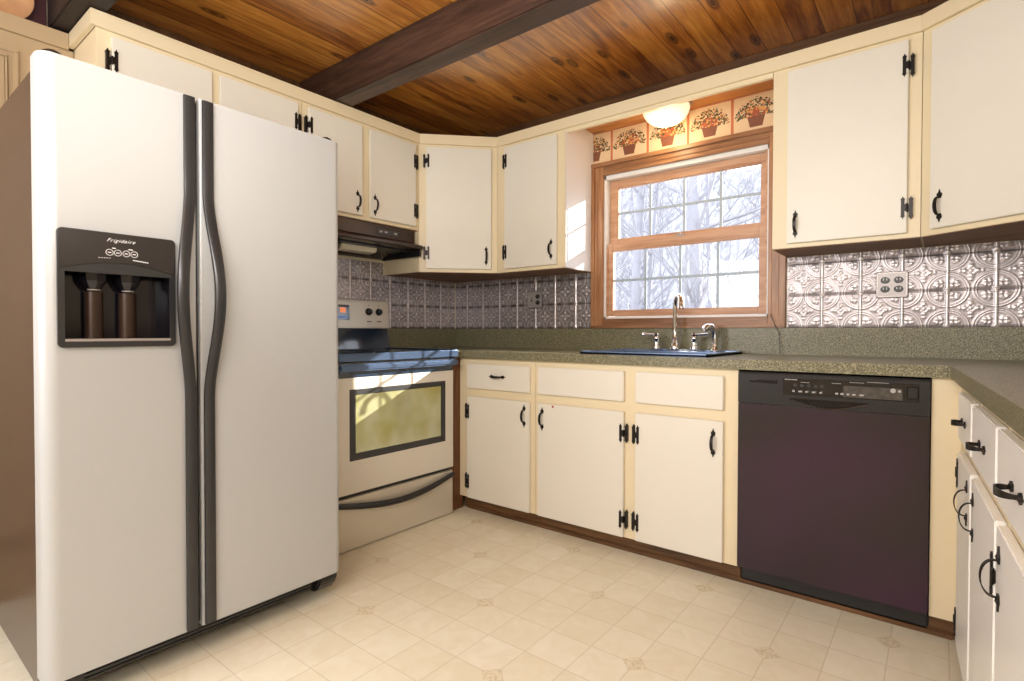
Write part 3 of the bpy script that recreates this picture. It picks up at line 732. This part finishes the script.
for i in range(12): m.box(.045+i*.0085, .051+i*.0085, -.0012, .001, .826-(0 if i < 6 else .002), .838-(.004 if i < 3 else 0))
m.obj('vent_slots', 'cavity', cp)
MB().box(.165, W-.03, -.0014, .0004, .787, .848).obj('fascia_strip', 'gloss', cp, bevel=.004)
m = MB().box(.36, W-.075, -.0018, -.001, .790, .832); m.obj('display_panel', 'fascia_painted_reflection', cp, bevel=.006)
for x in (.200, .226, .249, .273, .293, .341, .358, .376, .395, .425): MB().lathe([(.0045, 0), (.0045, .002), (.001, .0026)], 12, mat=Matrix.Rotation(PI/2, 4, 'X')).obj('button', 'handle', cp, loc=(x, -.0016, .802))
for x in (.205, .228, .251, .273, .293): MB().lathe([(.006, 0), (.006, .001), (.001, .0012)], 14, mat=Matrix.Rotation(PI/2, 4, 'X')).obj('button', 'handle', cp, loc=(x, -.0008, .823))
m = MB()
for x, w_ in ((.197, .008), (.217, .012), (.240, .007), (.262, .010), (.286, .008), (.336, .009), (.352, .010), (.371, .008), (.388, .010), (.410, .012)): m.box(x, x+w_, -.0046, -.0036, .7985, .8035)
m.lathe([(.0078, 0), (.0078, .002), (.001, .0024)], 16, mat=Matrix.Translation((.506, -.0018, .823)) @ Matrix.Rotation(PI/2, 4, 'X'))
m.lathe([(.0045, 0), (.0045, .002), (.001, .0024)], 16, mat=Matrix.Translation((.524, -.0018, .822)) @ Matrix.Rotation(PI/2, 4, 'X'))
for x0, x1, z in ((.170, .212, .842), (.225, .25, .834), (.325, .352, .8365), (.38, .42, .843), (.432, .49, .8465)):
    x = x0
    while x < x1: m.box(x, x+.0035, -.0022, -.0012, z, z+(.004 if x0 < .2 else .0022)); x += .0048
m.obj('printed_marks', 'print_grey', cp)
MB().box(.545, .575, -.005, -.0012, .800, .838).obj('latch_knob', 'black', cp, bevel=.003)

# ------------------------------------------------------------------ range (faces +X)
rg = empty('electric_range', (.664, -1.464, 0), PI/2); tag(rg, 'bisque electric range with black cooktop under the range hood', 'range')
# local: x = world Y + 1.429 (0 .. .768), -y = toward the room, +y = toward the wall (0 .. .65)
W = .768
MB().box(.004, W-.004, .03, .62, .03, .895).obj('body', 'bisque', rg)
MB().box(.004, W-.004, .020, .030, .246, .264).obj('door_gap', 'black', rg)
MB().box(.01, W-.01, .05, .06, .0, .03).obj('toe_panel', 'black', rg)
MB().box(.003, W-.003, 0, .03, .005, .246).obj('drawer', 'bisque', rg, bevel=.004)
dr = bpy.data.objects[[o.name for o in bpy.data.objects if o.parent == rg and o.name.startswith('drawer')][0]]
m = MB(); pts = []; n = 22
for i in range(n+1):
    t_ = i/n; x = .012+(W-.024)*t_; zc = .228-.048*math.sin(PI*t_)
    pts.append((x, -.012-.016*math.sin(PI*t_), zc))
m.tube(pts, [.010+.003*math.sin(PI*i/n) for i in range(n+1)], 10, flat=1.25); m.obj('drawer_handle', 'black', dr, True)
# oven door as a frame with a sunken window
m = MB(); x0, x1, z0, z1 = .085, .705, .418, .752
for b in ((.003, x0, .266, .806), (x1, W-.003, .266, .806), (x0, x1, .266, z0), (x0, x1, z1, .806)): m.box(b[0], b[1], 0, .03, b[2], b[3])
od = m.obj('oven_door', 'oven_face', rg)
MB().box(.003, W-.003, .002, .03, .806, .838).obj('door_top_strip', 'blue_gloss', od, bevel=.003)
m = MB()
bw = .034
for b in ((x0, x0+bw, z0, z1), (x1-bw, x1, z0, z1), (x0+bw, x1-bw, z0, z0+bw), (x0+bw, x1-bw, z1-bw*.8, z1)): m.box(b[0], b[1], -.002, .012, b[2], b[3])
m.obj('window_surround', 'handle', od, bevel=.002)
MB().box(x0+bw, x1-bw, .001, .008, z0+bw, z1-bw*.8).obj('oven_window', 'ovenglass', od)
m = MB().box(.004, W-.004, -.046, -.020, .838, .873)
for x in (.03, W-.06): m.box(x, x+.03, -.024, .01, .838, .868)
m.obj('oven_handle', 'rail_reflecting', od, bevel=.009, smooth=True)
# cooktop
ck = MB().prof([(-.030, .878), (-.036, .888), (-.034, .905), (-.020, .918), (.60, .918), (.60, .880)], .001, W-.001).obj('cooktop', 'blackglass', rg, bevel=.003)
m = MB().box(.001, W-.001, -.040, -.028, .884, .921); m.box(.001, .014, -.03, .58, .916, .924); m.box(W-.014, W-.001, -.03, .58, .916, .924)
m.obj('cooktop_rim', 'rail_reflecting', ck, bevel=.003, smooth=True)
for x, y, r in ((.2, .14, .11), (.56, .14, .09), (.2, .42, .08), (.56, .42, .10)):
    MB().lathe([(r-.004, 0), (r, 0), (r, .0006), (r-.004, .0006), (r-.004, 0)], 40, mat=Matrix.Translation((x, y, .9182)), cap=False).obj('burner_ring', 'handle', ck)
m = MB()
for x in np.arange(.06, .70, .04): m.box(x, x+.024, -.012, -.008, .846, .858)
# backguard
bg = MB().prof([(.575, .918), (.60, 1.045), (.648, 1.045), (.648, .918)], .002, W+.020).obj('backguard_base', 'blue_gloss', rg, bevel=.003)
bgp = MB().prof([(.580, 1.042), (.592, 1.205), (.605, 1.214), (.645, 1.214), (.648, 1.042)], 0, W+.022).obj('backguard_panel', 'bisque', rg, bevel=.006, smooth=True)
def on_panel(x, z, d=0): return (x, .580+(z-1.042)*.0736-d, z)
for x in (.07, .145, .635, .710):
    k = MB().lathe([(.001, 0), (.022, 0), (.022, .006), (.018, .010), (.016, .020), (.001, .021)], 24, mat=Matrix.Translation(on_panel(x, 1.142)) @ Matrix.Rotation(PI/2, 4, 'X')).obj('knob', 'black', bgp, True)
    MB().box(x-.003, x+.003, on_panel(x, 1.142)[1]-.028, on_panel(x, 1.142)[1]-.018, 1.126, 1.158).obj('grip', 'black', k, bevel=.001)
m = MB().box(.32, .500, -.003, .003, -.043, .046, mat=Matrix.Translation((0, .5865, 1.132)) @ Matrix.Rotation(-.0735, 4, 'X'))
dp = m.obj('display_panel', 'gloss', bgp, bevel=.004)
MB().box(.432, .470, -.0045, -.002, .0, .030, mat=Matrix.Translation((0, .5865, 1.132)) @ Matrix.Rotation(-.0735, 4, 'X')).obj('clock_display', 'display', dp)
MB().box(.335, .485, -.0045, -.002, -.032, -.020, mat=Matrix.Translation((0, .5865, 1.132)) @ Matrix.Rotation(-.0735, 4, 'X')).obj('key_row', 'dispblue', dp)
m = MB()
for cx in (.635, .710):
    for q in range(4): m.box(cx-.014+q*.0075, cx-.009+q*.0075, .578, .5845, 1.080, 1.085)
    m.box(cx-.002, cx+.002, .583, .589, 1.178, 1.182)
m.obj('knob_marks', 'handle', bgp)

# ------------------------------------------------------------------ hood (faces +X)
M['hoodm'] = simple('dark_brown_hood_enamel', (.045, .026, .018), .25, .3)
hd = empty('range_hood', (.302, -1.409, 1.46), PI/2); tag(hd, 'dark brown under-cabinet range hood above the range', 'range hood')
W = .749
MB().prof([(0, .094), (0, .171), (.298, .171), (.298, .015), (.27, .02), (.03, .085)], .001, W-.001).obj('housing', 'hoodm', hd, bevel=.002)
MB().prof([(.0, .100), (-.012, .092), (-.072, .074), (-.075, .070), (-.075, .056), (-.070, .052), (.02, .052), (.02, .10)], 0, W).obj('visor', 'hoodm', hd, bevel=.002)
m = MB(); m.box(.004, .014, -.06, .29, .012, .060); m.box(W-.014, W-.004, -.06, .29, .012, .060); m.box(.014, W-.014, .02, .28, .044, .050)
m.obj('underside', 'black', hd)
lens = MB().prof([(.06, .046), (.075, .018), (.14, .012), (.155, .044)], .28, .52).obj('light_lens', 'lens', hd, bevel=.004)
cpn = MB().box(.47, .63, -.003, .0, .113, .147).obj('control_plate', 'handle', hd, bevel=.003)
for x in (.485, .52, .59): MB().box(x, x+.018, -.006, -.003, .126, .135).obj('switch', 'plate', cpn)

# ------------------------------------------------------------------ refrigerator (faces +X)
fr = empty('refrigerator', (1.0, -2.533, 0), PI/2); tag(fr, 'large satin side-by-side refrigerator with water dispenser and dark bowed handles', 'refrigerator')
# local: x = world Y + 2.533 (0 .. .882); y: 0 = front plane, + toward the wall
W = .882; FZ0, FZ1 = .10, 1.738; GAP0, GAP1 = .368, .378
MB().box(.002, W-.006, .085, .88, .055, 1.715).obj('case', 'fr_side', fr, bevel=.004)
def fr_door(name, x0, x1, rl, rr2, hole=None):
    """front skin with rounded upright edges; a cell grid so that the dispenser opening is a real hole"""
    d = .075; prof = []
    def arc_(cx, r, a0, a1, n=7): return [(cx+r*math.cos(a0+(a1-a0)*i/n), r-r*math.sin(a0+(a1-a0)*i/n)) for i in range(n+1)]
    prof += [(x0, d)]+arc_(x0+rl, rl, PI, PI/2)
    mids = [] if not hole else [hole[0], hole[1]]
    prof += [(q, 0) for q in mids]
    prof += arc_(x1-rr2, rr2, PI/2, 0)+[(x1, d)]
    zs = [FZ0]+([hole[2], hole[3]] if hole else [])+[FZ1]
    m = MB(); vs = [(x, y, z) for z in zs for x, y in prof]; n = len(prof); fs = []
    hi = prof.index((mids[0], 0)) if hole else -9
    for k in range(len(zs)-1):
        for i in range(n-1):
            if hole and k == 1 and i == hi: continue
            fs.append((k*n+i, k*n+i+1, (k+1)*n+i+1, (k+1)*n+i))
    fs.append(list(range(n))[::-1]); fs.append([(len(zs)-1)*n+i for i in range(n)])
    if not hole: fs.append((0, n, 2*n-1, n-1))
    m.add(vs, fs)
    o = m.obj(name, 'fridge', fr, smooth=True)
    return o
HX0, HX1, HZ0, HZ1 = .036, .303, .982, 1.286
dl = fr_door('freezer_door', -.003, GAP0, .036, .006, (HX0, HX1, HZ0, HZ1))
dr_ = fr_door('fridge_door', GAP1, W, .006, .030)
MB().box(GAP0-.004, GAP1+.004, .02, .08, FZ0+.01, FZ1-.01).obj('door_gasket', 'black', fr)
MB().box(.02, W-.02, .076, .084, FZ0+.01, FZ1-.02).obj('gasket', 'handle', fr)
def bow(x, side):
    m = MB(); vs = []; n = 60; hw = .0165
    for i in range(n+1):
        z = FZ0+.006+(FZ1-FZ0-.012)*i/n
        t_ = (z-1.13)/.31; g = math.cos(PI/2*t_)**2 if abs(t_) < 1 else 0
        g2 = g**.8
        xx = x+side*(.021 if side > 0 else .032)*g2; yb = -.030*g2; th = .014+.006*g
        sec = []
        for k in range(12):
            a = 2*PI*k/12; ca, sa = math.cos(a), math.sin(a)
            sec.append((xx+hw*math.copysign(abs(ca)**.6, ca), yb-th/2-.001+th/2*math.copysign(abs(sa)**.7, sa), z))
        vs += sec
    fs = []
    for i in range(n):
        for k in range(12):
            k2 = (k+1) % 12; fs.append((i*12+k, i*12+k2, (i+1)*12+k2, (i+1)*12+k))
    fs.append(list(range(12))[::-1]); fs.append([n*12+k for k in range(12)])
    m.add(vs, fs); return m
bow(GAP0-.021, -1).obj('bowed_handle', 'handle', dl, True)
bow(GAP1+.022, 1).obj('bowed_handle', 'handle', dr_, True)
# dispenser
ds = empty_parent = None
# housing frame (rounded) around a real recess
m = MB(); ax0, ax1, az0, az1 = .030, .306, .977, 1.291
def rrect(x0, x1, z0, z1, r, n=5):
    p = []
    for cx, cz, a0 in ((x1-r, z1-r, 0), (x0+r, z1-r, PI/2), (x0+r, z0+r, PI), (x1-r, z0+r, 1.5*PI)):
        p += [(cx+r*math.cos(a0+PI/2*i/n), cz+r*math.sin(a0+PI/2*i/n)) for i in range(n+1)]
    return p
def ring_frame(m, outer, inner, y0, y1):
    n = len(outer); vs = [(x, y, z) for y in (y0, y1) for x, z in outer]+[(x, y, z) for y in (y0, y1) for x, z in inner]
    fs = []
    for i in range(n):
        j = (i+1) % n
        fs += [(i, j, 2*n+j, 2*n+i), (n+i, 3*n+i, 3*n+j, n+j), (i, n+i, n+j, j), (2*n+i, 2*n+j, 3*n+j, 3*n+i)]
    m.add(vs, fs)
ix0, ix1, iz0, iz1 = .045, .292, .997, 1.192
ring_frame(m, rrect(ax0, ax1, az0, az1, .012), rrect(ix0, ix1, iz0, 1.200, .004), -.009, .0)
dsp = m.obj('dispenser_housing', 'handle', dl, bevel=.0)
M['panel_dark'] = simple('dispenser_fascia', (.040, .034, .032), .32, .4)
fas = MB(); n = 18
top_ = [(ax0+.003, 1.2825), (ax0+.010, 1.288), (ax1-.010, 1.288), (ax1-.003, 1.2825)]
low = [(ax0+.003+(ax1-ax0-.006)*i/n, 1.186+.024*math.sin(PI*i/n)) for i in range(n+1)]
pts = low+top_[::-1]
fas.prof(pts, -.0095, -.013, axis='y'); fp = fas.obj('control_fascia', 'panel_dark', dsp)
MB().box(ix0-.002, ix1+.002, -.0085, -.003, 1.178, 1.215).obj('inner_lip', 'handle', dsp)
cav = MB(); cd = .07
cav.add([(ix0, 0, iz0), (ix1, 0, iz0), (ix1, 0, iz1), (ix0, 0, iz1), (ix0+.012, cd, iz0), (ix1-.012, cd, iz0), (ix1-.012, cd, iz1), (ix0+.012, cd, iz1)],
        [(4, 5, 6, 7), (0, 1, 5, 4), (1, 2, 6, 5), (3, 7, 6, 2), (0, 4, 7, 3)]); cav.obj('recess', 'cavity', dsp)
for cx in (.118, .198):
    nz = MB().lathe([(.001, 1.135), (.014, 1.135), (.018, 1.139), (.030, 1.158), (.034, 1.19), (.001, 1.19)], 8, mat=Matrix.Translation((cx, .035, 0))).obj('nozzle', 'cavity', dsp)
    MB().lathe([(.0145, 1.133), (.0155, 1.1355), (.0145, 1.137)], 8, mat=Matrix.Translation((cx, .035, 0)), cap=False).obj('nozzle_ring', 'plate', nz)
    MB().lathe([(.001, iz0+.004), (.022, iz0+.004), (.022, 1.13), (.001, 1.13)], 20, mat=Matrix.Translation((cx+.004, .052, 0)) @ Matrix.Diagonal((1, .7, 1, 1))).obj('paddle', 'hoodm', dsp, True)
MB().box(ix0, ix1, -.011, .06, iz0-.004, iz0+.003).obj('drip_tray', 'plate', dsp, bevel=.001)
text('brand_script', 'Frigidaire', .0135, fp, (.168, -.0132, 1.270), (PI/2, 0, 0), 'ink', shear=.6, space=1.25)
for i, x in enumerate((.142, .161, .181, .200)):
    g = MB(); rg_ = [(x+.0088*math.cos(2*PI*k/24), 1.2365+.0088*math.sin(2*PI*k/24)) for k in range(24)]
    ri_ = [(x+.0076*math.cos(2*PI*k/24), 1.2365+.0076*math.sin(2*PI*k/24)) for k in range(24)]
    ring_frame(g, rg_, ri_, -.0136, -.013); g.box(x-.004, x+.004, -.0136, -.013, 1.2353, 1.2375); g.obj('button', 'ink', fp)
g = MB()
for i in range(5): g.box(.117+i*.006, .120+i*.006, -.0136, -.013, 1.2190+.0003*i, 1.2205+.0003*i)
for i in range(8): g.box(.197+i*.0048, .2005+i*.0048, -.0136, -.013, 1.2185-.0005*i, 1.2212-.0005*i)
for x, w_ in ((.148, .008), (.186, .010)): g.box(x, x+w_, -.0136, -.013, 1.2475, 1.2500)
g.obj('printed_marks', 'ink', fp)
# hinge covers, grille
for x in (.035, W-.035):
    c = MB().lathe([(.024, 0), (.024, .008), (.020, .016), (.011, .021), (.001, .022)], 20).obj('hinge_cover', 'black', fr, True, loc=(x, .045, 1.738))
    MB().box(x-.022, x+.022, .06, .16, 1.716, 1.742).obj('hinge_arm', 'handle', fr, bevel=.004)
MB().box(.02, W-.05, .060, .09, .042, .097).obj('bottom_grille', 'black', fr, bevel=.004)
m = MB()
for z in (.048, .060, .072): m.box(.06, W-.10, .056, .061, z, z+.005)
m.obj('grille_slats', 'gloss', fr)
for x in (.0, W-.095): MB().prof([(.022, .060), (.014, .075), (.012, .097), (.09, .097), (.09, .030), (.05, .032)], x+.006, x+.085).obj('caster_cover', 'black', fr, bevel=.006)
for x in (.05, W-.09): MB().box(x, x+.04, .70, .80, 0, .056).obj('roller', 'black', fr)

# ------------------------------------------------------------------ outside
struct(MB().box(-30, 14, .6, 40, -1.7, -1.5).obj('ground', 'leaflitter'))
hm, N_, L_, b_n = new_mat('pale_wooded_hillside')
tc_ = N_.new('ShaderNodeTexCoord'); mp_ = N_.new('ShaderNodeMapping'); mp_.inputs['Scale'].default_value = (3.2, .8, .8); L_.new(tc_.outputs['Object'], mp_.inputs['Vector'])
nz_ = N_.new('ShaderNodeTexNoise'); nz_.inputs['Scale'].default_value = .9; nz_.inputs['Detail'].default_value = 9; nz_.inputs['Roughness'].default_value = .75; L_.new(mp_.outputs[0], nz_.inputs['Vector'])
L_.new(ramp(N_, L_, nz_.outputs['Fac'], [(.40, (.16, .16, .18)), (.5, (.26, .26, .28)), (.6, (.38, .38, .39))]), b_n.inputs['Base Color']); b_n.inputs['Roughness'].default_value = 1
hill = MB(); hx = [-40+2*i for i in range(32)]; hy = [(17+1.5*j) for j in range(18)]; rh = random.Random(5)
hill.add([(x, y, -1.6+(y-17)*.62+rh.uniform(-.35, .35)) for y in hy for x in hx], [(j*32+i, j*32+i+1, (j+1)*32+i+1, (j+1)*32+i) for j in range(17) for i in range(31)])
ho = hill.obj('hillside', hm, smooth=True); struct(ho, 'pale leafless wooded hillside far beyond the window')
def tree(x, y, r, h, lean, seed, label):
    rn = random.Random(seed); e = empty('bare_tree', (x, y, -1.5)); tag(e, label, 'tree', 'bare grey woodland trees seen through the sink window')
    pts = [(lean*z/h*h*.12+.05*math.sin(z*.9+seed), .04*math.cos(z*1.1), z) for z in np.linspace(0, h, 12)]
    MB().tube(pts, [r*(1-.75*i/11) for i in range(12)], 8).obj('trunk', 'bark', e, True)
    b = MB()
    def br(p, d, L, rad, lv):
        q = [p]; dd = Vector(d)
        for i in range(4):
            dd = (dd+Vector((rn.uniform(-.25, .25), rn.uniform(-.25, .25), rn.uniform(-.05, .22)))).normalized(); q.append(q[-1]+dd*L/4)
        b.tube(q, [rad, rad*.8, rad*.62, rad*.45, rad*.25], 4)
        if lv > 0:
            for k in range(4):
                i = rn.randint(1, 4); nd = (dd+Vector((rn.uniform(-1, 1), rn.uniform(-1, 1), rn.uniform(-.2, .9)))).normalized()
                br(q[i], nd, L*.55, rad*.5, lv-1)
    for k in range(24):
        z = rn.uniform(.22, .95)*h; i = min(10, int(z/h*11)); p = Vector(pts[i]).lerp(Vector(pts[i+1]), z/h*11-i)
        a = rn.uniform(0, 2*PI); br(p, (math.cos(a), math.sin(a), rn.uniform(.2, .9)), rn.uniform(.7, 1.8), r*.22, 2)
    b.obj('branches', 'bark', e)
rt = random.Random(11)
for i in range(16):
    y = 4.0+i*1.05+rt.uniform(-.2, .2); mx = 2.8-(y+2.88)*.38; sp_ = (y+2.88)*.19
    x = mx+rt.uniform(-1, 1)*sp_
    tree(x, y, rt.uniform(.05, .13), rt.uniform(7, 11), rt.uniform(-1, 1), 100+i, 'bare leafless grey tree standing in the bright woods outside the window')

# ------------------------------------------------------------------ light
w = bpy.data.worlds.new('World'); bpy.context.scene.world = w; w.use_nodes = True
bgn = w.node_tree.nodes['Background']; bgn.inputs['Color'].default_value = (.87, .92, 1.0, 1); bgn.inputs['Strength'].default_value = 4.5
def lamp(kind, name, loc, energy, color, size=None, target=None, size_y=None, spread=None):
    l = bpy.data.lights.new(name, kind); l.energy = energy; l.color = color
    if kind == 'AREA':
        l.size = size
        if size_y: l.shape = 'RECTANGLE'; l.size_y = size_y
        if spread: l.spread = spread
    elif kind == 'POINT': l.shadow_soft_size = size
    elif kind == 'SUN': l.angle = size
    o = bpy.data.objects.new(name, l); col.objects.link(o); o.location = loc
    if target: o.rotation_euler = (Vector(target)-Vector(loc)).to_track_quat('-Z', 'Y').to_euler()
    return o
lamp('SUN', 'sun', (6, 6, 4), 14, (1, .93, .82), .01, target=(5, 5, 3.54))
lamp('AREA', 'room_fill', (2.2, -3.7, 2.25), 52, (1, .97, .92), 1.2, target=(1.6, -1.0, .7), size_y=1.0)  # added soft fill behind the camera, no fitting there
lamp('AREA', 'right_run_fill', (.75, -3.9, 1.45), 36, (.97, .98, 1), .9, target=(2.9, -1.2, .8))  # added fill from the left to brighten the right-hand cabinets
lamp('AREA', 'ceiling_fill', (1.9, -2.6, 1.5), 19, (1, .95, .88), .5, target=(1.6, -2.0, 2.4))  # added upward fill that brightens the plank ceiling
lamp('AREA', 'range_side_fill', (3.0, -3.6, 1.6), 15, (1, .97, .94), .9, target=(.9, -1.2, .9))  # added fill from behind the camera toward the range side
lamp('POINT', 'sink_bulb', (1.672, -.155, 2.045), 2.2, (1, .72, .40), .05)

# ------------------------------------------------------------------ camera
cam = bpy.data.cameras.new('camera'); co = bpy.data.objects.new('camera', cam); col.objects.link(co)
cam.sensor_fit = 'HORIZONTAL'; cam.sensor_width = 36; cam.lens = 541.615/1024*36; cam.clip_start = .02; cam.clip_end = 200
y, p, r = math.radians(38.209), math.radians(-.883), math.radians(.108)
fwd = Vector((-math.sin(y)*math.cos(p), math.cos(y)*math.cos(p), math.sin(p))); rt_ = Vector((math.cos(y), math.sin(y), 0)); up = rt_.cross(fwd)
R2 = rt_*math.cos(r)+up*math.sin(r); U2 = -rt_*math.sin(r)+up*math.cos(r)
co.matrix_world = Matrix(((R2.x, U2.x, -fwd.x, 2.798), (R2.y, U2.y, -fwd.y, -2.877), (R2.z, U2.z, -fwd.z, 1.020), (0, 0, 0, 1)))
sc = bpy.context.scene; sc.camera = co
sc.view_settings.view_transform = 'Standard'; sc.view_settings.look = 'None'; sc.view_settings.exposure = -.09
